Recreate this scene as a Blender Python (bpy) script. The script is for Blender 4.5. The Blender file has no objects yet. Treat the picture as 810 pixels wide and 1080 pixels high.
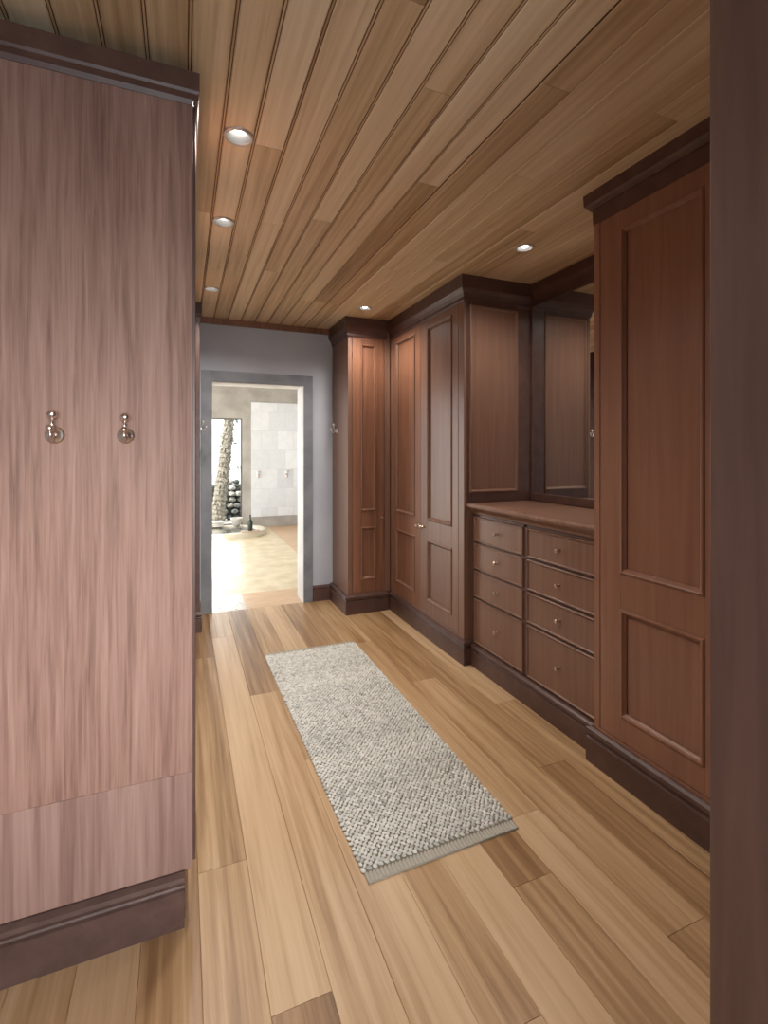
import bpy, bmesh, math, random
from mathutils import Vector, Matrix, noise
random.seed(7)
C = bpy.context.scene.collection
sc = bpy.context.scene
H, CZ = 1.40, 2.565           # eye height, ceiling height
YAW = math.radians(22.3)

# ------------------------------------------------------------------ camera, sky, sun, big lights, exposure
cd = bpy.data.cameras.new('camera'); cam = bpy.data.objects.new('camera', cd); C.objects.link(cam)
cd.sensor_fit = 'VERTICAL'; cd.sensor_height = 36; cd.lens = 517/1080*36; cd.shift_y = -63/1080
cd.clip_start = 0.02
cam.location = (0, 0, H); cam.rotation_euler = (math.pi/2, 0, -YAW)
sc.camera = cam
w = bpy.data.worlds.new('sky'); sc.world = w; w.use_nodes = True
bg = w.node_tree.nodes['Background']; bg.inputs[0].default_value = (0.86, 0.93, 1, 1); bg.inputs[1].default_value = 2.0
def light(name, kind, loc, energy, color=(1, 1, 1), direction=None, **kw):
    l = bpy.data.lights.new(name, kind); l.energy = energy; l.color = color
    for k, v in kw.items(): setattr(l, k, v)
    o = bpy.data.objects.new(name, l); C.objects.link(o); o.location = loc
    if direction: o.rotation_euler = Vector(direction).to_track_quat('-Z', 'Y').to_euler()
    return o
light('sun', 'SUN', (0, 0, 9), 6.0, (1, .95, .88), (0.68, 0.30, -1.0), angle=0.02)
# added fill behind the camera; narrow spread leaves the left panel's top darker
light('fill_behind_camera', 'AREA', (0.0, -1.42, 1.26), 6.2, (1.0, .95, .92), (-.10, 1, -.15), shape='RECTANGLE', size=1.5, size_y=1.3, spread=math.radians(47))
# daylight coming through the glazed side and the end window of the bathroom
light('daylight_bathroom_side', 'AREA', (-0.95, 6.8, 1.2), 34, (1, .98, .96), (1, 0, -.05), shape='RECTANGLE', size=3.6, size_y=2.1)
light('daylight_bathroom_end', 'AREA', (.4, 9.32, 1.1), 10, (.95, .98, 1), (0, -1, 0), shape='RECTANGLE', size=1.2, size_y=1.7)
sc.view_settings.view_transform = 'Standard'; sc.view_settings.look = 'None'
sc.view_settings.gamma = 1; sc.view_settings.use_curve_mapping = False
sc.view_settings.exposure = 0.78

# ------------------------------------------------------------------ helpers
def tag(o, label=None, cat=None, group=None, kind=None):
    if label: o['label'] = label
    if cat: o['category'] = cat
    if group: o['group'] = group
    if kind: o['kind'] = kind
    return o
def thing(name, label, cat, loc=(0, 0, 0), group=None):
    o = bpy.data.objects.new(name, None); C.objects.link(o); o.location = loc; o.empty_display_size = .05
    tag(o, label, cat, group); o['_o'] = list(loc); return o
class MB:
    def __init__(s): s.bm = bmesh.new()
    def box(s, x0, x1, y0, y1, z0, z1):
        v = [s.bm.verts.new(p) for p in ((x0,y0,z0),(x1,y0,z0),(x1,y1,z0),(x0,y1,z0),(x0,y0,z1),(x1,y0,z1),(x1,y1,z1),(x0,y1,z1))]
        for f in ((0,3,2,1),(4,5,6,7),(0,1,5,4),(1,2,6,5),(2,3,7,6),(3,0,4,7)): s.bm.faces.new([v[i] for i in f])
        return s
    def fbox(s, F, u0, u1, v0, v1, w0, w1):
        P = [F(*p) for p in ((u0,v0,w0),(u1,v0,w0),(u1,v1,w0),(u0,v1,w0),(u0,v0,w1),(u1,v0,w1),(u1,v1,w1),(u0,v1,w1))]
        v = [s.bm.verts.new(p) for p in P]
        for f in ((0,3,2,1),(4,5,6,7),(0,1,5,4),(1,2,6,5),(2,3,7,6),(3,0,4,7)): s.bm.faces.new([v[i] for i in f])
        return s
    def frame(s, F, u0, u1, v0, v1, prof):
        """closed profile [(inset, w)] swept round a rectangle with mitres"""
        L = []
        for (d, w_) in prof:
            L.append([s.bm.verts.new(F(*p)) for p in ((u0+d,v0+d,w_),(u1-d,v0+d,w_),(u1-d,v1-d,w_),(u0+d,v1-d,w_))])
        n = len(L)
        for i in range(n):
            a, b = L[i], L[(i+1) % n]
            for k in range(4): s.bm.faces.new((a[k], a[(k+1) % 4], b[(k+1) % 4], b[k]))
        return s
    def path(s, pts, prof, side=1):
        """closed profile [(outward, z)] swept along an open plan polyline; outward is to the right of travel * side"""
        P = [Vector(p) for p in pts]; N = []
        for i in range(len(P)-1):
            d = (P[i+1]-P[i]).normalized(); N.append(Vector((d.y, -d.x))*side)
        R = []
        for i, p in enumerate(P):
            if i == 0: n = N[0]
            elif i == len(P)-1: n = N[-1]
            else: n = (N[i-1]+N[i])/(1+N[i-1].dot(N[i]))
            R.append([s.bm.verts.new((p.x+n.x*o, p.y+n.y*o, z)) for o, z in prof])
        m = len(prof)
        for a, b in zip(R[:-1], R[1:]):
            for i in range(m): s.bm.faces.new((a[i], a[(i+1) % m], b[(i+1) % m], b[i]))
        s.bm.faces.new(R[0]); s.bm.faces.new(list(reversed(R[-1])))
        return s
    def lathe(s, M, prof, n=20):
        """profile [(r, h)] round local Z of matrix M"""
        R = []
        for r, h in prof:
            if r < 1e-6: R.append([s.bm.verts.new(M @ Vector((0, 0, h)))])
            else: R.append([s.bm.verts.new(M @ Vector((r*math.cos(2*math.pi*k/n), r*math.sin(2*math.pi*k/n), h))) for k in range(n)])
        for a, b in zip(R[:-1], R[1:]):
            for k in range(n):
                k2 = (k+1) % n
                if len(a) == 1 and len(b) == 1: continue
                if len(a) == 1: s.bm.faces.new((a[0], b[k], b[k2]))
                elif len(b) == 1: s.bm.faces.new((a[k], b[0], a[k2]))
                else: s.bm.faces.new((a[k], b[k], b[k2], a[k2]))
        return s
    def tube(s, pts, rad, n=8):
        P = [Vector(p) for p in pts]; R = []
        rad = rad if isinstance(rad, (list, tuple)) else [rad]*len(P)
        for i, p in enumerate(P):
            t = (P[min(i+1, len(P)-1)]-P[max(i-1, 0)]).normalized()
            a = t.cross(Vector((0, 0, 1)));
            if a.length < .2: a = t.cross(Vector((1, 0, 0)))
            a.normalize(); b = t.cross(a)
            R.append([s.bm.verts.new(p+(a*math.cos(2*math.pi*k/n)+b*math.sin(2*math.pi*k/n))*rad[i]) for k in range(n)])
        for a, b in zip(R[:-1], R[1:]):
            for k in range(n): s.bm.faces.new((a[k], a[(k+1) % n], b[(k+1) % n], b[k]))
        s.bm.faces.new(R[0]); s.bm.faces.new(list(reversed(R[-1])))
        return s
    def build(s, name, mat, parent=None, bevel=0, smooth=False, kind=None):
        bm = s.bm
        bmesh.ops.recalc_face_normals(bm, faces=bm.faces[:])
        if parent is not None and '_o' in parent:
            bmesh.ops.translate(bm, verts=bm.verts[:], vec=-Vector(parent['_o']))
        me = bpy.data.meshes.new(name); bm.to_mesh(me); bm.free()
        me.materials.append(mat)
        if smooth:
            for p in me.polygons: p.use_smooth = True
        o = bpy.data.objects.new(name, me); C.objects.link(o)
        if parent is not None:
            o.parent = parent
            if '_o' in parent: o['_o'] = list(parent['_o'])
        if bevel:
            b = o.modifiers.new('bevel', 'BEVEL'); b.width = bevel; b.segments = 2; b.limit_method = 'ANGLE'; b.angle_limit = .6
        if kind: o['kind'] = kind
        return o

# ------------------------------------------------------------------ materials
def newmat(name):
    m = bpy.data.materials.new(name); m.use_nodes = True; nt = m.node_tree
    return m, nt, nt.nodes['Principled BSDF']
def flat(name, col, rough=.5, metal=0, emit=None, es=0):
    m, nt, b = newmat(name)
    b.inputs['Base Color'].default_value = (*col, 1); b.inputs['Roughness'].default_value = rough; b.inputs['Metallic'].default_value = metal
    if emit: b.inputs['Emission Color'].default_value = (*emit, 1); b.inputs['Emission Strength'].default_value = es
    return m
def ramp(nt, stops):
    r = nt.nodes.new('ShaderNodeValToRGB'); e = r.color_ramp.elements
    while len(e) < len(stops): e.new(.5)
    for k, (p, c) in zip(e, stops): k.position = p; k.color = (*c, 1)
    return r
def wood(name, stops, scale=(60, 60, 2.2), rough=.38, bump=.06, big=.35, attr=None, attr_amt=.5, det=5, spec=.5, fine=None):
    """grain stretched along one axis of generated object coords; attr = per-board random value"""
    m, nt, b = newmat(name); N, L = nt.nodes, nt.links
    geo = N.new('ShaderNodeNewGeometry')
    vec = geo.outputs['Position']
    if attr:
        at = N.new('ShaderNodeAttribute'); at.attribute_name = attr
        mul = N.new('ShaderNodeVectorMath'); mul.operation = 'SCALE'; mul.inputs['Scale'].default_value = 37
        L.new(at.outputs['Vector'], mul.inputs[0])
        add = N.new('ShaderNodeVectorMath'); L.new(vec, add.inputs[0]); L.new(mul.outputs[0], add.inputs[1]); vec = add.outputs[0]
    mp = N.new('ShaderNodeMapping'); mp.inputs['Scale'].default_value = scale; L.new(vec, mp.inputs[0])
    n1 = N.new('ShaderNodeTexNoise'); n1.inputs['Scale'].default_value = 1; n1.inputs['Detail'].default_value = det; n1.inputs['Roughness'].default_value = .6
    n1.inputs['Distortion'].default_value = .35
    L.new(mp.outputs[0], n1.inputs['Vector'])
    mp2 = N.new('ShaderNodeMapping'); mp2.inputs['Scale'].default_value = tuple(k*.16 for k in scale); L.new(vec, mp2.inputs[0])
    n2 = N.new('ShaderNodeTexNoise'); n2.inputs['Scale'].default_value = 1; n2.inputs['Detail'].default_value = 3; n2.inputs['Distortion'].default_value = .6
    L.new(mp2.outputs[0], n2.inputs['Vector'])
    mx = N.new('ShaderNodeMix'); mx.inputs[0].default_value = big
    L.new(n1.outputs['Fac'], mx.inputs[2]); L.new(n2.outputs['Fac'], mx.inputs[3])
    val = mx.outputs[0]
    if attr:
        sep = N.new('ShaderNodeSeparateXYZ'); L.new(at.outputs['Vector'], sep.inputs[0])
        ma = N.new('ShaderNodeMath'); ma.operation = 'MULTIPLY_ADD'; ma.inputs[1].default_value = attr_amt; ma.inputs[2].default_value = -attr_amt/2
        L.new(sep.outputs[0], ma.inputs[0])
        ad = N.new('ShaderNodeMath'); L.new(val, ad.inputs[0]); L.new(ma.outputs[0], ad.inputs[1]); val = ad.outputs[0]
    r = ramp(nt, stops); L.new(val, r.inputs[0]); L.new(r.outputs[0], b.inputs['Base Color'])
    b.inputs['Roughness'].default_value = rough; b.inputs['Specular IOR Level'].default_value = spec
    if bump:
        bp = N.new('ShaderNodeBump'); bp.inputs['Strength'].default_value = bump; bp.inputs['Distance'].default_value = .002
        L.new(n1.outputs['Fac'], bp.inputs['Height']); L.new(bp.outputs[0], b.inputs['Normal'])
    return m
def mottled(name, c1, c2, scale=3, rough=.6, bump=.0, detail=6, lo=.35, hi=.65):
    m, nt, b = newmat(name); N, L = nt.nodes, nt.links
    geo = N.new('ShaderNodeNewGeometry'); n = N.new('ShaderNodeTexNoise'); n.inputs['Scale'].default_value = scale; n.inputs['Detail'].default_value = detail
    L.new(geo.outputs['Position'], n.inputs['Vector'])
    r = ramp(nt, [(lo, c1), (hi, c2)]); L.new(n.outputs['Fac'], r.inputs[0]); L.new(r.outputs[0], b.inputs['Base Color'])
    b.inputs['Roughness'].default_value = rough
    if bump:
        bp = N.new('ShaderNodeBump'); bp.inputs['Strength'].default_value = bump; L.new(n.outputs['Fac'], bp.inputs['Height']); L.new(bp.outputs[0], b.inputs['Normal'])
    return m
def s2l(r, g, b_):
    f = lambda c: (c/255/12.92) if c/255 <= .04045 else ((c/255+.055)/1.055)**2.4
    return (f(r), f(g), f(b_))
M = {}
M['cab'] = wood('mahogany', [(.3, s2l(116,84,69)), (.5, s2l(129,96,79)), (.7, s2l(141,107,88))], (45,45,1.6), .36, .05)
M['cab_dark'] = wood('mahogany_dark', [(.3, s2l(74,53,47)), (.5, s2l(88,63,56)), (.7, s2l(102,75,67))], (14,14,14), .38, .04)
M['cab_orange'] = wood('mahogany_orange', [(.3, s2l(110,74,56)), (.5, s2l(134,93,71)), (.72, s2l(154,110,86))], (38,38,1.5), .34, .05)
M['cab_red'] = wood('mahogany_red', [(.3, s2l(132,92,73)), (.5, s2l(145,103,82)), (.7, s2l(156,113,91))], (30,30,1.3), .36, .05)
M['post'] = wood('smooth_brown_wood', [(.3, s2l(94,71,63)), (.5, s2l(112,86,77)), (.7, s2l(130,102,92))], (24,24,1.6), .42, .04)
M['left'] = wood('pale_pink_brown_veneer', [(.32, s2l(106,80,70)), (.43, s2l(132,102,91)), (.53, s2l(149,118,106)), (.70, s2l(166,136,124))], (85,85,3.2), .55, .3, .35, det=8, spec=.3)
M['left_low'] = wood('pale_pink_brown_veneer_offcut', [(.32, s2l(108,83,76)), (.43, s2l(130,102,94)), (.53, s2l(146,118,109)), (.70, s2l(162,136,127))], (52,52,1.7), .55, .25, .3, det=8, spec=.3)
M['left_trim'] = wood('worn_brown_trim', [(.3, s2l(72,54,49)), (.5, s2l(86,65,60)), (.7, s2l(100,78,72))], (18,18,18), .4, .05)
M['floor'] = wood('floor_boards', [(.22, s2l(104,74,46)), (.38, s2l(150,115,78)), (.50, s2l(182,148,108)), (.62, s2l(203,171,133)), (.85, s2l(220,191,154))], (42,1.3,42), .36, .08, .45, 'rnd', .26, det=7)
M['ceil'] = wood('ceiling_boards', [(.22, s2l(150,120,86)), (.40, s2l(200,172,134)), (.52, s2l(222,198,162)), (.72, s2l(242,224,194))], (44,1.3,44), .42, .06, .5, 'rnd', .25, det=6, spec=.3)
M['groove'] = flat('groove_brown', s2l(92,60,38), .7)
M['gap'] = flat('floor_joint', s2l(110,76,46), .8)
M['wall'] = mottled('blue_grey_plaster', s2l(180,187,197), s2l(194,200,209), 1.6, .7)
M['frame'] = mottled('grey_stone_surround', s2l(116,120,126), s2l(140,144,150), 5, .55, .05)
M['jamb'] = mottled('pale_reveal', s2l(215,215,215), s2l(232,232,232), 4, .6)
M['bath_wall'] = mottled('warm_grey_plaster', s2l(158,152,144), s2l(184,179,171), 3, .7)
M['white'] = flat('white_paint', (.8,.8,.8), .6)
M['steel'] = flat('chrome', (.9,.9,.9), .3, 1)
M['nickel'] = flat('satin_nickel', (.80,.72,.66), .28, 1)
M['bronze'] = flat('aged_bronze', (.62,.48,.40), .28, 1)
M['mirror'] = flat('mirror_glass', (.82,.84,.84), .015, 1)
M['dark_gap'] = flat('shadow_gap', s2l(36,22,18), .7)

# ------------------------------------------------------------------ board surfaces (floor, ceiling)
def boards(name, mat, gapmat, x0, x1, y0, y1, z, width, off, thick, gap, up, joints, lmin, lmax, bev, holes=()):
    bm = bmesh.new(); lay = bm.faces.layers.float_vector.new('rnd')
    k0 = math.floor((x0-off)/width); k1 = math.ceil((x1-off)/width)
    rng = random.Random(11)
    for k in range(k0, k1):
        a, b = max(x0, off+k*width), min(x1, off+(k+1)*width)
        if b-a < .01: continue
        ys = sorted(joints.get(k, []))
        if not ys: ys = [y0+rng.uniform(.2, lmax)]
        while ys[0]-y0 > lmax: ys.insert(0, ys[0]-rng.uniform(lmin, lmax))
        while y1-ys[-1] > lmax: ys.append(ys[-1]+rng.uniform(lmin, lmax))
        ys = [y0]+[y for y in ys if y0+.05 < y < y1-.05]+[y1]
        for c, d in zip(ys[:-1], ys[1:]):
            g = gap/2 if (up or a > .95) else .0058; s_ = -1 if up else 1
            r = (rng.random(), rng.random(), rng.random())
            A = [(a+g,c+.0008),(b-g,c+.0008),(b-g,d-.0008),(a+g,d-.0008)]
            e = bev
            T = [(a+g+e,c+.0008),(b-g-e,c+.0008),(b-g-e,d-.0008),(a+g+e,d-.0008)]
            vb = [bm.verts.new((x, y, z+s_*thick)) for x, y in A]
            vm = [bm.verts.new((x, y, z+s_*bev)) for x, y in A]
            vt = [bm.verts.new((x, y, z)) for x, y in T]
            fs = [bm.faces.new(vt), bm.faces.new(vb)]
            for p, q in ((vt, vm), (vm, vb)):
                for i in range(4): fs.append(bm.faces.new((p[i], p[(i+1) % 4], q[(i+1) % 4], q[i])))
            for f in fs: f[lay] = r
    if not up:                                   # quirk beads in the wide joints
        for k in range(k0, k1):
            a = off+k*width
            if not (x0+.05 < a < 1.0): continue
            bz = z+.0012; pr = [(-.0028, bz+.006), (-.0028, bz+.002), (-.0016, bz), (.0016, bz), (.0028, bz+.002), (.0028, bz+.006)]
            A_ = [bm.verts.new((a+p, y0+.01, q)) for p, q in pr]; B_ = [bm.verts.new((a+p, y1-.01, q)) for p, q in pr]
            for i in range(6):
                f = bm.faces.new((A_[i], A_[(i+1)%6], B_[(i+1)%6], B_[i])); f[lay] = (.1, .5, .5)
            for q_ in (A_, B_): f = bm.faces.new(q_); f[lay] = (.1, .5, .5)
    bmesh.ops.recalc_face_normals(bm, faces=bm.faces[:])
    # solid backing under the boards, seen only in the joints
    s_ = -1 if up else 1
    zb = z+s_*min(thick*.6, .004); zc = z+s_*(thick+.02)
    lo, hi = min(zb, zc), max(zb, zc)
    v = [bm.verts.new(p) for p in ((x0,y0,lo),(x1,y0,lo),(x1,y1,lo),(x0,y1,lo),(x0,y0,hi),(x1,y0,hi),(x1,y1,hi),(x0,y1,hi))]
    for f in ((0,3,2,1),(4,5,6,7),(0,1,5,4),(1,2,6,5),(2,3,7,6),(3,0,4,7)):
        ff = bm.faces.new([v[i] for i in f]); ff.material_index = 1
    me = bpy.data.meshes.new(name); bm.to_mesh(me); bm.free(); me.materials.append(mat); me.materials.append(gapmat)
    o = bpy.data.objects.new(name, me); C.objects.link(o); o['kind'] = 'structure'
    if holes:
        cb = MB()
        for hx, hy, hr in holes: cb.lathe(Matrix.Translation((hx, hy, z-.05)), [(0,0),(hr,0),(hr,.25),(0,.25)], 32)
        cut = cb.build('cutter', mat)
        md = o.modifiers.new('b', 'BOOLEAN'); md.object = cut; md.operation = 'DIFFERENCE'; md.solver = 'EXACT'; md.use_self = True
        dg = bpy.context.evaluated_depsgraph_get(); nm = bpy.data.meshes.new_from_object(o.evaluated_get(dg))
        o.modifiers.clear(); o.data = nm; cm = cut.data; bpy.data.objects.remove(cut); bpy.data.meshes.remove(cm)
    return o
XW, XE, YB, YF = -1.30, 2.40, -1.45, 4.52     # west/east walls, back wall, far wall
boards('floor', M['floor'], M['gap'], XW, XE, YB, YF+.0, 0, .1562, .046, .02, .0006, True,
       {0:[1.74,3.55], 1:[1.23,3.9], 2:[1.0,2.9], 3:[.55,2.2], 4:[.98,2.6], 5:[1.62,3.0], 6:[1.30,3.3], 7:[1.55,3.4], 8:[1.0,2.7], 9:[1.75,3.5], -1:[.9,2.7], -2:[1.2]}, 1.5, 2.4, .0012)
LAMPS = [(.190, 1.876), (.190, 2.60), (.190, 3.70), (1.36, 3.72), (1.80, 2.28)]
boards('ceiling', M['ceil'], M['groove'], XW, XE, YB, YF, CZ, .1145, .0185, .016, .0018, False,
       {2:[1.9], 5:[2.4], 8:[1.9, 3.7], 11:[1.7], 14:[2.1]}, 1.8, 2.8, .0035, [(x, y, .043) for x, y in LAMPS])
MB().box(XW, XE, YB, YF, CZ+.20, CZ+.24).build('ceiling_slab', M['white'], kind='structure')

# ------------------------------------------------------------------ shell
OX0, OX1, OZ = .235, 1.04, 2.02
m = MB(); m.box(XW, OX0, YF, YF+.23, 0, CZ+.24).box(OX1, XE+.1, YF, YF+.23, 0, CZ+.24).box(OX0, OX1, YF, YF+.23, OZ, CZ+.24)
m.build('wall_far', M['wall'], kind='structure')
MB().box(XE, XE+.1, YB, YF, 0, CZ+.24).build('wall_right', M['wall'], kind='structure')
MB().box(XW-.1, XW, YB, YF, 0, CZ+.24).build('wall_left', M['wall'], kind='structure')
m = MB(); m.box(XW-.1, -.8, YB-.12, YB, 0, CZ+.24).box(.8, XE+.1, YB-.12, YB, 0, CZ+.24).box(-.8, .8, YB-.12, YB, 0, .5).box(-.8, .8, YB-.12, YB, 2.2, CZ+.24)
m.build('wall_back', M['wall'], kind='structure')
# stone surround of the doorway, pale reveal inside it
Ffar = lambda u, v, w_: (u, YF-w_, v)
m = MB(); m.fbox(Ffar, .144, OX0, 0, OZ+.092, 0, .018).fbox(Ffar, OX1, 1.125, 0, OZ+.092, 0, .018).fbox(Ffar, OX0, OX1, OZ, OZ+.092, 0, .018)
m.build('trim_1', M['frame'], bevel=.002, kind='structure')
m = MB(); m.box(OX1-.006, OX1, YF-.018, YF+.23, 0, OZ).box(OX0, OX1, YF-.0, YF+.23, OZ-.008, OZ)
m.build('trim_2', M['jamb'], kind='structure')
MB().fbox(Ffar, .125, 1.30, 2.515, CZ, 0, .03).build('trim_3', M['cab_orange'], bevel=.003, kind='structure')
PLINTH = [(0,0),(0.030,0),(.030,.108),(.022,.112),(.020,.118),(.026,.124),(.032,.136),(.030,.148),(.018,.157),(.006,.160),(0,.160)]
CORN = [(0,2.40),(.004,2.40),(.010,2.415),(.010,2.43),(.020,2.452),(.034,2.468),(.040,2.478),(.040,CZ-.001),(0,CZ-.001)]
MB().path([(1.30,YF),(1.13,YF)], [(0,0),(.02,0),(.02,.115),(.026,.125),(.022,.14),(.0,.145)], -1).build('baseboard_far', M['cab_dark'], kind='structure')

# ------------------------------------------------------------------ joinery
BEAD = [(0,-.008),(0,.003),(.003,.007),(.008,.0085),(.013,.006),(.016,.001),(.020,-.003),(.024,-.008)]
def knob(parent, F, u, v, r=.014, mat=None, L=.028):
    o = Vector(F(u, v, 0)); n = (Vector(F(u, v, 1))-o).normalized()
    Mx = Matrix.Translation(o) @ n.to_track_quat('Z', 'Y').to_matrix().to_4x4()
    return MB().lathe(Mx, [(0,0),(r*.75,0),(r*.72,.003),(r*.36,.006),(r*.34,L*.45),(r*.7,L*.62),(r,L*.78),(r*.85,L*.95),(r*.4,L),(0,L)], 18).build('knob', mat or M['bronze'], parent, smooth=True)
def door(parent, F, u0, u1, v0, v1, w0, mat, panels, beadmat=None, t=.022):
    """framed door: stiles and rails in one mesh with the sunk panel; bead mouldings are sub-parts"""
    m = MB()
    us = (min(p[0] for p in panels), max(p[1] for p in panels))
    m.fbox(F, u0, us[0], v0, v1, w0, w0+t); m.fbox(F, us[1], u1, v0, v1, w0, w0+t)
    ps = sorted(panels, key=lambda p: p[2]); cur = v0
    for p in ps: m.fbox(F, us[0], us[1], cur, p[2], w0, w0+t); cur = p[3]
    m.fbox(F, us[0], us[1], cur, v1, w0, w0+t)
    for p in ps: m.fbox(F, p[0]-.003, p[1]+.003, p[2]-.003, p[3]+.003, w0+.002, w0+t-.013)
    d = m.build('door', mat, parent, bevel=.0012)
    for p in ps:
        MB().frame(F, p[0], p[1], p[2], p[3], [(a, w0+t+b-.001) for a, b in BEAD]).build('panel_moulding', beadmat or mat, d)
    return d
PZ = [(.275, .735), (.885, 2.352)]
CABTOP = 2.41
# --- wide two-door wardrobe, far right
FX = lambda x: (lambda u, v, w_: (x-w_, u, v))          # faces -X: u = y
FY = lambda y: (lambda u, v, w_: (u, y-w_, v))          # faces -Y: u = x
r = thing('wardrobe', 'tall two-door panelled brown wardrobe between the narrow corner cupboard and the chest of drawers', 'wardrobe', (2.0, 3.42, 0))
m = MB(); m.box(1.742, XE-.005, 2.80, 4.50, .0, CZ-.02)
m.box(1.72, 1.742, 2.80, 2.868, .16, 2.47).box(1.72, 1.742, 3.99, 4.04, .16, 2.47).box(1.72, 1.742, 2.868, 3.99, 2.43, 2.47).box(1.72, 1.742, 2.868, 3.99, .15, .172)
m.build('carcass', M['cab'], r, bevel=.0015)
MB().path([(1.73, 4.03), (1.73, 2.80), (1.775, 2.80)], PLINTH, 1).build('plinth', M['cab_dark'], r)
MB().path([(1.722, 4.02), (1.722, 2.80), (2.27, 2.80)], CORN, 1).build('cornice', M['cab_dark'], r)
F = FX(1.742)
for (a, b, pa, pb, ku) in ((3.446, 3.985, 3.536, 3.915, 3.475), (2.872, 3.442, 2.955, 3.325, 3.405)):
    d = door(r, F, a, b, .175, 2.425, 0, M['cab_orange'] if a > 3.4 else M['cab'], [(pa, pb, *PZ[0]), (pa, pb, *PZ[1])], M['cab'])
    knob(d, FX(1.72), ku, .822, .014, M['bronze'])
# side of the wardrobe above the dresser: stiles, rails, bead
F = FY(2.80)
m = MB(); m.fbox(F, 1.742, 1.775, 1.065, 2.40, -.002, .004).fbox(F, 2.145, 2.27, 1.065, 2.40, -.002, .006).fbox(F, 1.775, 2.145, 1.065, 1.135, -.002, .010).fbox(F, 1.775, 2.145, 2.375, 2.41, -.002, .010)
m.build('side_frame', M['cab_dark'], r, bevel=.0015)
MB().frame(F, 1.76, 2.15, 1.13, 2.38, [(a, .006+b) for a, b in BEAD]).build('side_moulding', M['cab'], r)
# --- narrow cupboard facing the camera, far right corner
r = thing('corner_cupboard', 'narrow orange-brown cupboard in the far right corner beside the doorway', 'cupboard', (1.52, 4.30, 0))
m = MB(); m.box(1.32, 1.715, 4.062, YF-.005, 0, CZ-.02); m.box(1.32, 1.357, 4.04, 4.062, .16, 2.47).box(1.665, 1.715, 4.04, 4.062, .16, 2.47).box(1.357, 1.665, 4.04, 4.062, 2.43, 2.47).box(1.357, 1.665, 4.04, 4.062, .15, .172)
m.build('carcass', M['cab'], r, bevel=.0015)
MB().path([(1.32, YF-.005), (1.32, 4.04), (1.69, 4.04)], PLINTH, 1).build('plinth', M['cab_dark'], r)
MB().path([(1.32, YF-.005), (1.32, 4.04), (1.68, 4.04)], CORN, 1).build('cornice', M['cab_dark'], r)
d = door(r, FY(4.062), 1.36, 1.662, .175, 2.425, 0, M['cab_orange'], [(1.44, 1.58, .282, .745), (1.44, 1.58, .885, 2.345)])
knob(d, FY(4.04), 1.635, .818, .014, M['bronze'])
# --- near wardrobe on the right
r = thing('wardrobe', 'tall reddish-brown panelled wardrobe nearest the camera, right of the chest of drawers', 'wardrobe', (2.0, 1.1, 0))
m = MB(); m.box(1.742, XE-.005, .46, 1.69, 0, CZ-.02)
m.box(1.72, 1.742, 1.658, 1.69, .16, 2.47).box(1.72, 1.742, .46, .49, .16, 2.47).box(1.72, 1.742, .49, 1.658, 2.43, 2.47).box(1.72, 1.742, .49, 1.658, .15, .172)
m.build('carcass', M['cab_red'], r, bevel=.0015)
MB().path([(1.78, 1.69), (1.73, 1.69), (1.73, .46)], PLINTH, 1).build('plinth', M['cab_dark'], r)
MB().path([(2.20, 1.69), (1.722, 1.69), (1.722, .46)], [(0,2.425),(.004,2.425),(.006,2.49),(.014,2.492),(.020,2.505),(.032,2.515),(.034,CZ-.001),(0,CZ-.001)], 1).build('cornice', M['cab_dark'], r)
F = FX(1.742)
for (a, b, pa, pb, ku) in ((1.074, 1.654, 1.182, 1.546, 1.10), (.494, 1.070, .60, .965, 1.04)):
    d = door(r, F, a, b, .175, 2.425, 0, M['cab_red'], [(pa, pb, *PZ[0]), (pa, pb, *PZ[1])])
    knob(d, FX(1.72), ku, .822, .014, M['bronze'])
# --- chest of drawers in the recess
r = thing('chest_of_drawers', 'brown built-in chest with two columns of four drawers under the mirror', 'chest of drawers', (2.0, 2.24, 0))
m = MB(); m.box(1.80, 2.265, 1.697, 2.768, 0, .995)
Y0, YM0, YM1, Y1 = 1.725, 2.232, 2.262, 2.766
ROWS = [(.150, .440), (.452, .622), (.634, .804), (.816, .978)]
m.box(1.782, 1.80, 1.69, Y0, .12, .995).box(1.782, 1.80, YM0, YM1, .12, .995).box(1.782, 1.80, Y0, Y1, .12, .150).box(1.782, 1.80, Y0, Y1, .978, .995)
for (a, b), (c, d_) in zip(ROWS[:-1], ROWS[1:]): m.box(1.784, 1.80, Y0, Y1, b, c)
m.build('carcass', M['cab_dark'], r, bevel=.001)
MB().path([(1.783, 2.768), (1.783, 1.722)], [(a, b*.88) for a, b in PLINTH], 1).build('plinth', M['cab_dark'], r)
F = FX(1.786)
for (ya, yb) in ((YM1, Y1), (Y0, YM0)):
    for (za, zb) in ROWS:
        m = MB(); m.fbox(F, ya+.003, yb-.003, za+.003, zb-.003, -.012, .006)
        d = m.build('drawer', M['cab'], r, bevel=.002)
        MB().frame(F, ya+.001, yb-.001, za+.001, zb-.001, [(0,-.006),(0,.010),(.003,.014),(.007,.014),(.010,.010),(.012,.004),(.012,-.006)]).build('drawer_edge', M['cab'], d)
        knob(d, FX(1.78), (ya+yb)/2+.0, (za+zb)/2+(.0), .012, M['bronze'], .027)
t = MB(); t.path([(1.775, 2.795), (1.775, 1.695)], [(-.485,.997),(0,.997),(.004,1.0),(.006,1.010),(.014,1.020),(.022,1.026),(.034,1.034),(.038,1.040),(.040,1.050),(.036,1.060),(.030,1.063),(-.485,1.063)], 1)
tag(t.build('countertop', M['cab'], bevel=0), 'brown wooden countertop with moulded edge on the chest of drawers', 'countertop')
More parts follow.
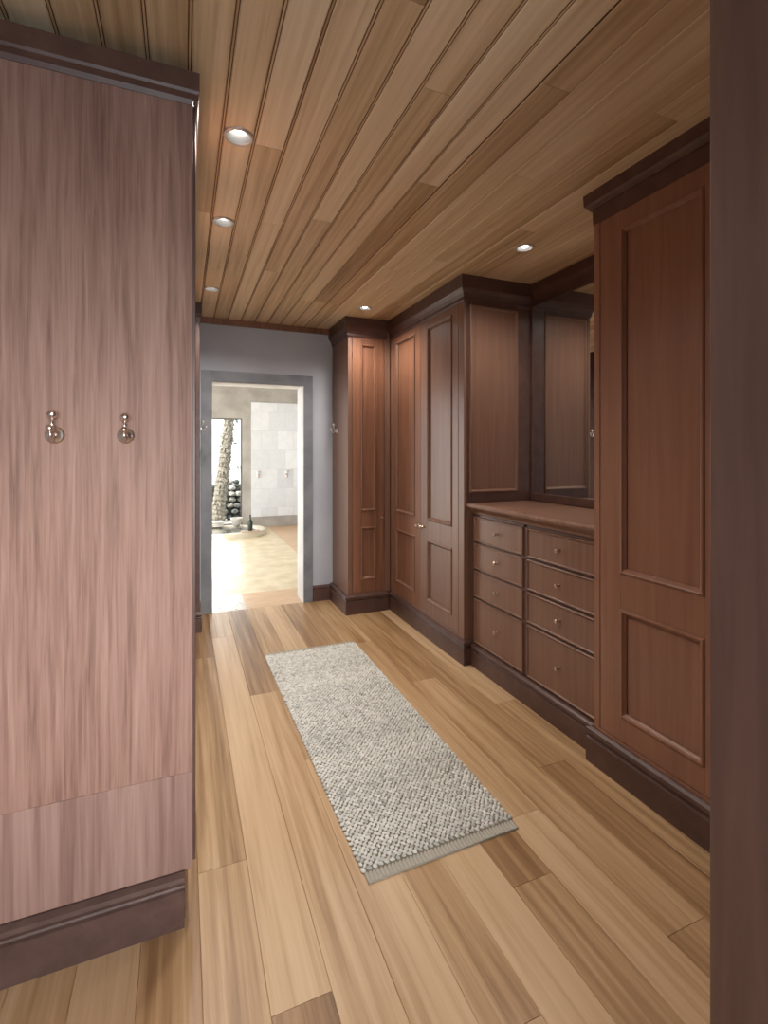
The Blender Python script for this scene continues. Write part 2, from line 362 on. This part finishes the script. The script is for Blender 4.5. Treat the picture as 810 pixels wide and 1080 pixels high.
# recess lining behind the dresser
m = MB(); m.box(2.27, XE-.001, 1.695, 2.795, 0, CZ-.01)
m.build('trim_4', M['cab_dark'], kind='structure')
MB().path([(2.27, 2.79), (2.27, 1.70)], [(a*.8, b if b > 2.55 else b+.035) for a, b in CORN], 1).build('trim_5', M['cab_dark'], kind='structure')
r = thing('mirror', 'large wall mirror in a dark wooden frame above the chest of drawers', 'mirror', (2.30, 2.24, 1.07))
F = FX(2.27)
m = MB(); m.fbox(F, 1.70, 1.718, 1.066, 2.43, 0, .014).fbox(F, 2.776, 2.792, 1.066, 2.43, 0, .014).fbox(F, 1.718, 2.776, 1.066, 1.118, 0, .018).fbox(F, 1.718, 2.776, 2.415, 2.43, 0, .014)
m.build('frame', M['cab_dark'], r, bevel=.003)
MB().fbox(F, 1.716, 2.778, 1.112, 2.42, .0, .005).build('glass', M['mirror'], r)
# --- cupboard side at the right edge, nearest the camera
r = thing('tall_cupboard', 'smooth dark brown cupboard side filling the right edge, closest to the camera', 'cupboard', (1.1, -.2, 0))
MB().box(.80, 1.60, -1.40, .542, 0, CZ-.01).build('side_panel', M['post'], r, bevel=.002)
# --- big partition cupboard on the left with the hooks
r = thing('wardrobe', 'large pale pinkish-brown wardrobe end panel filling the left side, with two coat hooks', 'wardrobe', (-.55, 2.6, 0))
MB().box(XW+.005, .006, 1.590, 3.70, 0, 2.50).build('carcass', M['left_trim'], r, bevel=.001)
MB().box(XW+.005, .027, 1.572, 1.592, .4475, 2.47).build('end_panel', M['left'], r, bevel=.001)
MB().box(XW+.005, .027, 1.5722, 1.592, .160, .4468).build('end_panel', M['left_low'], r, bevel=.001)
MB().path([(XW+.01, 1.588), (.004, 1.588)], PLINTH, 1).build('plinth', M['left_trim'], r)
MB().path([(XW+.01, 1.574), (.020, 1.574), (.020, 3.70)], [(0,2.435),(.004,2.435),(.010,2.448),(.022,2.458),(.026,2.466),(.026,2.52),(0,2.52)], 1).build('cornice', M['cab_dark'], r)
MB().box(.006, .036, 1.60, 1.66, .16, 2.45).build('stile', M['cab_dark'], r, bevel=.002)
FW = lambda u, v, w_: (w_, u, v)                         # faces +X: hall side of the left wardrobe
for a in (1.67, 2.18, 2.69, 3.20):
    d = door(r, FW, a+.003, a+.500, .175, 2.425, .005, M['cab'], [(a+.085, a+.415, *PZ[0]), (a+.085, a+.415, *PZ[1])])
# --- narrow cupboard at the far end on the left
r = thing('corner_cupboard', 'dark brown cupboard seen as a sliver left of the doorway', 'cupboard', (-.2, 4.3, 0))
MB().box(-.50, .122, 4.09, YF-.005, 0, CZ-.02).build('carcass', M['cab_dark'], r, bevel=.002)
MB().path([(-.50, 4.09), (.106, 4.09), (.106, 4.40)], PLINTH, 1).build('plinth', M['cab_dark'], r)
MB().path([(-.50, 4.09), (.116, 4.09), (.116, YF-.01)], [(a*.5, b) for a, b in CORN], 1).build('cornice', M['cab_dark'], r)

# ------------------------------------------------------------------ coat hooks
def coat_hook(label, F, u, v, mat, group=None, s=1.0):
    loc = F(u, v, 0); r = thing('coat_hook', label, 'coat hook', loc, group)
    G = lambda a, b, c: F(u+a*s, v+b*s, c*s)
    o = Vector(loc); n = (Vector(F(u, v, 1))-o).normalized(); Q = n.to_track_quat('Z', 'Y').to_matrix().to_4x4()
    MB().lathe(Matrix.Translation(o) @ Q, [(0,0),(.024*s,0),(.024*s,.002*s),(.019*s,.005*s),(.010*s,.007*s),(.008*s,.010*s),(0,.011*s)], 24).build('backplate', mat, r, smooth=True)
    MB().tube([G(0,0,.004), G(0,-.002,.014), G(0,.006,.024), G(0,.022,.028), G(0,.048,.030)], .0042*s, 10).tube([G(0,-.001,.010), G(0,-.012,.020), G(0,-.018,.034), G(0,-.010,.048), G(0,.010,.054)], .0042*s, 10).build('arm', mat, r, smooth=True)
    for (b, c, q) in ((.054, .031, .0125), (.016, .056, .0095)):
        cpt = Vector(G(0, b, c))
        MB().lathe(Matrix.Translation(cpt), [(q*s*math.sin(math.pi*i/10), -q*s*math.cos(math.pi*i/10)) for i in range(11)], 16).build('knob', mat, r, smooth=True)
    for a in (-.015, .015):
        MB().lathe(Matrix.Translation(Vector(G(a, 0, .003))) @ Q, [(0,0),(.0028*s,0),(.0028*s,.0018*s),(0,.003*s)], 10).build('screw', M['bronze'], r, smooth=True)
FL = FY(1.572)
coat_hook('left of the two round-plated hooks on the pale left panel', FL, -.322, 1.447, M['nickel'])
coat_hook('right of the two round-plated hooks on the pale left panel', FL, -.150, 1.447, M['nickel'], s=.94)
coat_hook('small chrome hook on the side of the narrow cupboard right of the doorway', FX(1.32), 4.37, 1.60, M['steel'])
coat_hook('small chrome hook at the left edge of the doorway surround', lambda u, v, w_: (.122+w_, u, v), 4.33, 1.60, M['steel'])

# ------------------------------------------------------------------ downlights
M['bulb'] = flat('lamp_glow', (1,1,1), .5, 0, (1,.96,.90), 11)
M['reflector'] = flat('lamp_reflector', (.13,.125,.12), .5)
M['ring'] = flat('lamp_ring', (.55,.52,.50), .35, .7)
LL = ['round ceiling downlight nearest the camera in the left row', 'middle of the three downlights in the left row', 'farthest of the three downlights in the left row',
      'bright ceiling downlight beside the narrow corner cupboard cornice', 'bright ceiling downlight above the chest of drawers']
EN = [32, 27, 28, 25, 16]
for (x, y), lb, e in zip(LAMPS, LL, EN):
    r = thing('downlight', lb, 'ceiling light', (x, y, CZ), 'recessed ceiling downlights')
    T = Matrix.Translation((x, y, CZ)); hb = .016 if x < 1 else .002
    MB().lathe(T, [(.042,-.002),(.044,-.006),(.052,-.006),(.056,-.001),(.056,.0),(.0425,.0)], 36).build('trim_ring', M['ring'], r, smooth=True)
    MB().lathe(T, [(.0418,-.002),(.038,.012),(.028,.030),(.0275,.032),(.0425,.072),(.0425,0)], 36).build('reflector', M['reflector'], r, smooth=True)
    MB().lathe(T, [(0,hb),(.014,hb+.001),(.020,hb+.005),(.022,hb+.02),(0,hb+.022)], 24).build('bulb', M['bulb'], r, smooth=True)
    light('downlight_beam', 'SPOT', (x, y, CZ-.012), e, (1,.93,.86), (0,0,-1), spot_size=math.radians(150), spot_blend=.9, shadow_soft_size=.035).parent = None

# ------------------------------------------------------------------ rug
def rug():
    import numpy as np
    A, B, Cc, D = (Vector(p) for p in RUG)    # far left, far right, near right, near left
    rng = random.Random(3)
    rt = thing('rug', 'long cream and grey chunky woven runner rug lying on the floorboards', 'rug', (*((A+B+Cc+D)/4), 0))
    def P(s, t): return A*(1-s)*(1-t)+B*s*(1-t)+Cc*s*t+D*(1-s)*t
    W_ = (B-A).length; Ln = (D-A).length
    # base cloth
    bm = bmesh.new(); n = 60
    rows = []
    for j in range(n+1):
        t = .012+.97*j/n; rows.append([bm.verts.new((*P(s, t), z)) for s, z in ((.006,0),(.006,.006),(.994,.006),(.994,0))])
    for a, b in zip(rows[:-1], rows[1:]):
        for i in range(4): bm.faces.new((a[i], a[(i+1)%4], b[(i+1)%4], b[i]))
    bm.faces.new(rows[0]); bm.faces.new(rows[-1])
    m = MB(); m.bm.free(); m.bm = bm; m.build('backing', M['rug_back'], rt)
    # knots: fat little loops in offset rows
    nu, nv = 28, int(Ln/.0125)
    verts, faces, cols = [], [], []
    seg, ring = 8, 4
    base = []
    for i in range(ring+1):
        ph = math.pi/2*i/ring
        for k in range(seg): base.append((math.cos(ph)*math.cos(2*math.pi*k/seg), math.cos(ph)*math.sin(2*math.pi*k/seg), math.sin(ph)))
    fb = [(i*seg+k, i*seg+(k+1)%seg, (i+1)*seg+(k+1)%seg, (i+1)*seg+k) for i in range(ring) for k in range(seg)]
    dirv = (D-A).normalized(); side = Vector((dirv.y, -dirv.x)) * (-1 if (B-A).dot(Vector((dirv.y, -dirv.x))) < 0 else 1)
    for j in range(nv):
        t = .016+.960*(j+.5)/nv
        wob = .005*math.sin(j*.9)+.003*rng.uniform(-1, 1)
        tone = .5+.5*noise.noise(Vector((0, j*.06, 1)))
        for i in range(nu+(j % 2)):
            s = (i+.5*(1-(j % 2)))/nu
            s = s*(1+wob*.6)+wob*(.5-s)*0
            c = P(min(max(s, -.006), 1.006), t+rng.uniform(-.0011, .0011))
            ang = .7*(1 if j % 2 else -1)+rng.uniform(-.45, .45)
            ca, sa = math.cos(ang), math.sin(ang)
            ru, rv, rz = .0102*rng.uniform(.8, 1.2), .0066*rng.uniform(.8, 1.2), .0088*rng.uniform(.75, 1.2)
            o = len(verts)
            for (x, y, z) in base:
                x *= ru; y *= rv; X = x*ca-y*sa; Y = x*sa+y*ca
                q = c+side*X+dirv*Y
                verts.append((q.x, q.y, .004+z*rz))
            faces += [tuple(o+k for k in f) for f in fb]
            cv = min(1, max(0, rng.gauss(.6, .17)+(tone-.5)*.5)); cols += [cv]*len(base)
    off = rt.location
    me = bpy.data.meshes.new('weave'); me.from_pydata([(x-off.x, y-off.y, z) for x, y, z in verts], [], faces)
    at = me.attributes.new('tone', 'FLOAT', 'POINT'); at.data.foreach_set('value', cols)
    me.materials.append(M['rug']); me.shade_smooth()
    o = bpy.data.objects.new('weave', me); C.objects.link(o); o.parent = rt
    for (t0, t1) in ((0.0, .017), (.980, 1.0)):
        m = MB(); k = 44
        for i in range(k):
            a, b = i/k, (i+1)/k
            q = [P(a, t0), P(b, t0), P(b, t1), P(a, t1)]
            mid = [(q[0]+q[1])/2, (q[3]+q[2])/2]
            vs = [m.bm.verts.new((*p, z)) for p, z in ((q[0],.0),(q[0],.005),(mid[0],.0085),(q[1],.005),(q[1],.0),(q[3],.0),(q[3],.005),(mid[1],.0085),(q[2],.005),(q[2],.0))]
            for f in ((0,1,6,5),(1,2,7,6),(2,3,8,7),(3,4,9,8),(0,4,3,2,1),(5,6,7,8,9),(0,5,9,4)): m.bm.faces.new([vs[x] for x in f])
        m.build('hem', M['rug_hem'], rt)
def px(pxx, pyy, z=0.0):
    """floor point under a pixel of the photograph, used once to measure the rug"""
    zc = (H-z)*517/(pyy-477); xc = (pxx-405)/517
    return ((math.sin(YAW)+xc*math.cos(YAW))*zc, (math.cos(YAW)-xc*math.sin(YAW))*zc)
RUG = [px(279, 691), px(372, 677), px(547, 874), px(389, 933)]
mm, nt, b = newmat('rug_wool'); at = nt.nodes.new('ShaderNodeAttribute'); at.attribute_name = 'tone'
rr = ramp(nt, [(.0, s2l(156,157,152)), (.35, s2l(200,201,195)), (.6, s2l(224,224,217)), (1, s2l(242,242,236))]); nt.links.new(at.outputs['Fac'], rr.inputs[0])
geo = nt.nodes.new('ShaderNodeNewGeometry'); nz = nt.nodes.new('ShaderNodeTexNoise'); nz.inputs['Scale'].default_value = 900; nt.links.new(geo.outputs['Position'], nz.inputs['Vector'])
bp = nt.nodes.new('ShaderNodeBump'); bp.inputs['Strength'].default_value = .4; bp.inputs['Distance'].default_value = .001; nt.links.new(nz.outputs['Fac'], bp.inputs['Height']); nt.links.new(bp.outputs[0], b.inputs['Normal'])
nt.links.new(rr.outputs[0], b.inputs['Base Color']); b.inputs['Roughness'].default_value = .95; M['rug'] = mm
M['rug_back'] = flat('rug_backing', s2l(120,112,98), .95); M['rug_hem'] = flat('rug_hem_cotton', s2l(176,172,160), .9)
rug()

# ------------------------------------------------------------------ bathroom beyond the doorway
BY = 9.35; BX0, BX1 = -.80, 3.2; BZ = 2.75; Y2 = YF+.23
M['stone'] = mottled('pale_travertine', s2l(205,186,150), s2l(226,210,178), 5, .35)
M['bath_wood'] = wood('bathroom_boards', [(.2, s2l(176,140,104)), (.5, s2l(206,172,136)), (.8, s2l(222,194,160))], (8,40,8), .35, .04)
mm, nt, b = newmat('pebble_inlay'); geo = nt.nodes.new('ShaderNodeNewGeometry'); vo = nt.nodes.new('ShaderNodeTexVoronoi'); vo.inputs['Scale'].default_value = 26
nt.links.new(geo.outputs['Position'], vo.inputs['Vector']); rr = ramp(nt, [(.0, s2l(70,58,46)), (.20, s2l(90,76,62)), (.26, s2l(214,200,184)), (1, s2l(226,214,200))])
nt.links.new(vo.outputs['Distance'], rr.inputs[0]); nt.links.new(rr.outputs[0], b.inputs['Base Color']); b.inputs['Roughness'].default_value = .25; M['pebble'] = mm
mm, nt, b = newmat('marble_tiles'); N, L = nt.nodes, nt.links
geo = N.new('ShaderNodeNewGeometry'); sp = N.new('ShaderNodeSeparateXYZ'); cb = N.new('ShaderNodeCombineXYZ'); L.new(geo.outputs['Position'], sp.inputs[0]); L.new(sp.outputs['X'], cb.inputs[0]); L.new(sp.outputs['Z'], cb.inputs[1])
br = N.new('ShaderNodeTexBrick'); br.inputs['Scale'].default_value = 1; br.inputs['Brick Width'].default_value = .30; br.inputs['Row Height'].default_value = .36; br.inputs['Mortar Size'].default_value = .002
br.inputs['Color1'].default_value = (*s2l(214,216,218), 1); br.inputs['Color2'].default_value = (*s2l(234,235,236), 1); br.inputs['Mortar'].default_value = (*s2l(200,200,202), 1)
L.new(cb.outputs[0], br.inputs['Vector']); nz = N.new('ShaderNodeTexNoise'); nz.inputs['Scale'].default_value = 4; nz.inputs['Detail'].default_value = 8; nz.inputs['Distortion'].default_value = 1.4; L.new(geo.outputs['Position'], nz.inputs['Vector'])
rr = ramp(nt, [(.40, (1,1,1)), (.5, (.95,.955,.96)), (.60, (1,1,1))]); L.new(nz.outputs['Fac'], rr.inputs[0])
mx = N.new('ShaderNodeMix'); mx.data_type = 'RGBA'; mx.blend_type = 'MULTIPLY'; mx.inputs[0].default_value = 1; L.new(br.outputs[0], mx.inputs[6]); L.new(rr.outputs[0], mx.inputs[7]); L.new(mx.outputs[2], b.inputs['Base Color']); b.inputs['Roughness'].default_value = .25; M['marble'] = mm
MB().box(BX0-.3, BX1, 5.02, BY+.3, -.06, 0).build('floor_bathroom', M['stone'], kind='structure')
MB().box(1.47, BX1, 5.02, BY, 0, .002).build('floor_bathroom_boards', M['bath_wood'], kind='structure')
MB().box(.53, BX1, YF, 5.02, -.06, 0).build('floor_threshold', M['bath_wood'], kind='structure')
MB().box(BX0-.3, .53, YF, 5.02, -.06, 0).build('floor_threshold_inlay', M['pebble'], kind='structure')
WX0, WX1, WZ0, WZ1 = -.20, 1.01, .07, 2.02
m = MB(); m.box(BX0-.1, WX0, BY, BY+.2, 0, BZ).box(WX1, BX1+.1, BY, BY+.2, 0, BZ).box(WX0, WX1, BY, BY+.2, 0, WZ0).box(WX0, WX1, BY, BY+.2, WZ1, BZ)
m.build('wall_bathroom_far', M['bath_wall'], kind='structure')
MB().box(BX1, BX1+.1, Y2, BY, 0, BZ).build('wall_bathroom_right', M['bath_wall'], kind='structure')
m = MB(); m.box(BX0-.1, BX0, Y2, 5.2, 0, BZ).box(BX0-.1, BX0, 8.45, BY, 0, BZ).box(BX0-.1, BX0, 5.2, 8.45, 2.25, BZ)
m.build('wall_bathroom_left', M['bath_wall'], kind='structure')
MB().box(BX0-.1, BX1+.1, Y2, BY+.2, BZ, BZ+.1).build('ceiling_bathroom', M['white'], kind='structure')
F = FY(BY+.06)
wf = MB().frame(F, WX0, WX1, WZ0, WZ1, [(0,0),(0,.03),(.022,.03),(.022,0)]).build('window_1', flat('window_metal', s2l(96,88,84), .5), kind='structure')
mg, nt, b = newmat('window_glass'); b.inputs['Transmission Weight'].default_value = 1; b.inputs['Roughness'].default_value = 0; b.inputs['IOR'].default_value = 1.0; b.inputs['Alpha'].default_value = .08
MB().fbox(F, WX0+.02, WX1-.02, WZ0+.02, WZ1-.02, .012, .016).build('pane', mg, wf)
F = FY(BY)
tag(MB().fbox(F, 1.17, 2.55, .20, 2.33, 0, .025).build('marble_panel', M['marble'], bevel=.002), 'pale marble tiled panel on the bathroom wall beyond the doorway', 'wall panel')
FM = FY(BY-.025)
def tap(label, u):
    r = thing('tap', label, 'tap', FM(u, .98, 0))
    MB().fbox(FM, u-.022, u+.022, .93, 1.05, 0, .012).build('backplate', M['steel'], r, bevel=.003)
    MB().tube([FM(u,.99,.01), FM(u,.995,.06), FM(u,.98,.10), FM(u,.93,.115)], .014, 10).build('spout', M['bronze'], r, smooth=True)
    MB().tube([FM(u+.0,1.03,.01), FM(u+.02,1.035,.05), FM(u+.05,1.05,.055)], .008, 8).build('lever', M['bronze'], r, smooth=True)
tap('left of the two small taps on the marble panel', 1.285); tap('right of the two small taps on the marble panel', 1.815)
# sunken oval tub
def oval(cx, cy, a, b_, n=40, p=2.6):
    return [(cx+a*math.copysign(abs(math.cos(2*math.pi*k/n))**(2/p), math.cos(2*math.pi*k/n)), cy+b_*math.copysign(abs(math.sin(2*math.pi*k/n))**(2/p), math.sin(2*math.pi*k/n))) for k in range(n)]
r = thing('bathtub', 'low pale rounded bathtub on the bathroom floor below the garden window', 'bathtub', (.35, 8.72, 0))
m = MB(); rings = [(1.0,.0),(1.0,.075),(.985,.09),(.87,.09),(.85,.08),(.80,.03),(.6,.022)]
R = [[m.bm.verts.new((x, y, z)) for x, y in oval(.35, 8.72, .98*s, .52*s)] for s, z in rings]
for a, b_ in zip(R[:-1], R[1:]):
    for k in range(40): m.bm.faces.new((a[k], a[(k+1)%40], b_[(k+1)%40], b_[k]))
m.bm.faces.new(R[-1]); m.build('tub', flat('cream_stone', s2l(222,212,192), .3), r, smooth=False)
m = MB(); v = [m.bm.verts.new((x, y, .065)) for x, y in oval(.35, 8.72, .98*.825, .52*.825)]; v2 = [m.bm.verts.new((x, y, .04)) for x, y in oval(.35, 8.72, .98*.81, .52*.81)]
m.bm.faces.new(v); m.bm.faces.new(v2)
for k in range(40): m.bm.faces.new((v[k], v[(k+1)%40], v2[(k+1)%40], v2[k]))
m.build('water', flat('still_water', s2l(120,118,108), .05), r)
tag(MB().box(.88, 1.18, 8.26, 8.42, .091, .106).build('bath_tray', flat('tray_wood', s2l(186,160,140), .5), bevel=.003), 'small pale tray on the rim of the bathtub', 'tray')
r = thing('bottle', 'dark green bottle standing on the bathtub rim', 'bottle', (1.03, 8.34, .106))
MB().lathe(Matrix.Translation((1.03, 8.34, .106)), [(0,0),(.038,0),(.04,.01),(.04,.13),(.032,.16),(.014,.185),(.013,.24),(0,.24)], 20).build('body', flat('green_glass', s2l(34,44,40), .1), r, smooth=True)
MB().lathe(Matrix.Translation((1.03, 8.34, .346)), [(0,0),(.015,0),(.015,.02),(0,.02)], 14).build('cap', flat('cap', s2l(60,60,60), .4), r)
M['white_cer'] = flat('white_ceramic', s2l(206,200,188), .4)
r = thing('basin', 'white rounded bowl beside the dark bottle on the bathtub', 'bowl', (.86, 8.62, .09))
MB().lathe(Matrix.Translation((.88, 9.05, .09)), [(0,0),(.05,0),(.075,.03),(.10,.12),(.105,.15),(.095,.15),(.07,.04),(0,.03)], 28).build('bowl', M['white_cer'], r, smooth=True)
r['_o'] = [0,0,0]
m = MB()
for k in range(3): m.box(.28, .66, 9.02, 9.20, .091+.032*k, .119+.032*k)
tag(m.build('folded_towels', M['white_cer'], bevel=.01), 'low white folded towel stack on the back of the bathtub', 'towel')

# ------------------------------------------------------------------ garden behind the bathroom window
MB().box(-8, 8, BY+.2, 14, -.12, -.06).build('ground', mottled('garden_gravel', s2l(190,184,172), s2l(214,208,196), 12, .9), kind='structure')
MB().box(-8, -1.0, 4.2, BY+.2, -.12, -.06).build('ground_terrace', mottled('terrace', s2l(190,184,172), s2l(214,208,196), 12, .9), kind='structure')
MB().box(-4, 4, 12.6, 12.8, -.1, 3.4).build('wall_garden', flat('white_render', (.86,.86,.85), .8), kind='structure')
M['trunk'] = mottled('palm_bark', s2l(92,88,78), s2l(136,130,118), 40, .9)
r = thing('palm_tree', 'curved ringed palm trunk outside the bathroom window', 'tree', (.64, 10.7, -.06))
m = MB(); pts, rad = [], []
for i in range(121):
    t = i/120; z = -.06+2.9*t
    pts.append((.64+.26*t+.06*math.sin(t*2.2), 10.7, z)); ph = (i % 4)/4
    rad.append((.125-.045*t)*(1+.16*(1-ph)))
m.tube(pts, rad, 18).build('trunk', M['trunk'], r)
fr = MB(); rg = random.Random(5)
for k in range(200):                                   # old leaf bases up the trunk
    t = rg.uniform(.05, .95); z = -.06+2.9*t; a = rg.uniform(0, 2*math.pi); R_ = (.125-.045*t)
    c = Vector((.64+.26*t+.06*math.sin(t*2.2), 10.7, z)); d = Vector((math.cos(a), math.sin(a), 0)); s_ = Vector((-d.y, d.x, 0))
    p0 = c+d*R_*.95; w_ = .035
    vs = [fr.bm.verts.new(p) for p in (p0-s_*w_, p0+s_*w_, p0+d*.05+Vector((0,0,-.07))+s_*.01, p0+d*.05+Vector((0,0,-.07))-s_*.01, p0-s_*w_*.8+Vector((0,0,.03)), p0+s_*w_*.8+Vector((0,0,.03)))]
    for f in ((0,1,2,3),(4,5,1,0),(4,3,2,5),(0,3,4),(1,5,2)): fr.bm.faces.new([vs[i] for i in f])
fr.build('leaf_bases', M['trunk'], r, kind='stuff')
rg = random.Random(9)
M['rock'] = [mottled('rock_%s' % n, s2l(*a), s2l(*b_), 14, .85) for n, a, b_ in (('pale', (120,120,114), (160,158,150)), ('grey', (80,84,82), (120,122,118)), ('dark', (36,40,38), (70,72,68)))]
loc = []
for row in range(7):
    for i in range(5):
        loc.append((0.78+.17*i+rg.uniform(-.04,.04)+(row % 2)*.07, 11.0+rg.uniform(-.05,.05)+row*.03, -.02+row*.125))
def label_rock(row, i):
    v = ['bottom', 'second', 'third', 'fourth', 'fifth', 'sixth', 'top'][row]; h = ['first', 'second', 'third', 'fourth', 'last'][i]
    return 'garden stone, %s from the trunk in the %s course of the rockery' % (h, v)
for n_, (x, y, z) in enumerate(loc):
    bm = bmesh.new(); bmesh.ops.create_icosphere(bm, subdivisions=2, radius=1)
    sx, sy, sz = rg.uniform(.07,.082), rg.uniform(.07,.09), rg.uniform(.052,.06); sd = rg.uniform(0, 99)
    for v_ in bm.verts:
        q = 1+.28*noise.noise(v_.co*1.3+Vector((sd, 0, 0))); v_.co = Vector((v_.co.x*sx*q, v_.co.y*sy*q, v_.co.z*sz*q+.0))+Vector((0, 0, 0))
    m = MB(); m.bm.free(); m.bm = bm; o = m.build('rock', rg.choice(M['rock']))
    o.location = (x, y, z+.02); tag(o, label_rock(n_//5, n_ % 5), 'rock', 'rocks of the garden rockery')
MB().box(.45, 1.7, 11.2, 12.0, -.06, .66).build('trim_garden_bank', M['rock'][2], kind='structure')
leafm = mottled('grey_green_leaf', s2l(70,96,84), s2l(140,160,146), 9, .6)
def plant(label, name, cx, cy, z0, h, n, spread, seed, mat):
    rg = random.Random(seed); m = MB()
    for k in range(n):
        a = rg.uniform(0, 2*math.pi); L_ = h*rg.uniform(.5, 1); w_ = rg.uniform(.018, .034); out = spread*rg.uniform(.3, 1)
        d = Vector((math.cos(a), math.sin(a), 0)); s_ = Vector((-d.y, d.x, 0)); b0 = Vector((cx, cy, z0)); prev = None
        for i in range(6):
            t = i/5; c = b0+d*out*t*t*1.2+Vector((0, 0, L_*(t-.35*t*t*t)))
            ww = w_*math.sin(math.pi*(t*.92+.04)); cur = (m.bm.verts.new(c-s_*ww), m.bm.verts.new(c+Vector((0,0,.004))), m.bm.verts.new(c+s_*ww))
            if prev:
                m.bm.faces.new((prev[0], prev[1], cur[1], cur[0])); m.bm.faces.new((prev[1], prev[2], cur[2], cur[1]))
            prev = cur
    return tag(m.build(name, mat), label, 'plant')
plant('grey green leafy plant on top of the garden rockery', 'garden_plant', .80, 11.6, .66, .38, 34, .30, 1, leafm)
plant('smaller leafy plant at the right of the rockery top', 'garden_plant', 1.42, 11.6, .66, .30, 26, .26, 2, leafm)
plant('tall leafy shrub outside the glazed left side of the bathroom', 'garden_shrub', -1.35, 5.9, -.06, 3.2, 70, .75, 4, leafm)
plant('second tall leafy shrub outside the left side of the bathroom, nearer the garden', 'garden_shrub', -1.35, 7.4, -.06, 3.1, 60, .75, 6, leafm)
vine = MB(); rg = random.Random(21)
for k in range(16):
    c = Vector((rg.uniform(.75, 1.25), 11.9+rg.uniform(-.1,.1), rg.uniform(1.0, 2.2))); a = rg.uniform(0, 6.28); d = Vector((math.cos(a), .1, math.sin(a)))*rg.uniform(.05, .10); s_ = Vector((-d.z, .05, d.x))*.35
    vs = [vine.bm.verts.new(p) for p in (c-d, c+s_, c+d, c-s_)]; vine.bm.faces.new(vs)
vine.tube([(1.28, 11.92, .7), (1.22, 11.95, 1.3), (1.05, 11.9, 1.8), (.8, 11.95, 2.3), (.7, 11.9, 2.9)], .008, 6)
tag(vine.build('climbing_vine', leafm), 'sparse climbing vine against the white garden wall', 'plant')

for o in bpy.data.objects:
    if '_o' in o: del o['_o']
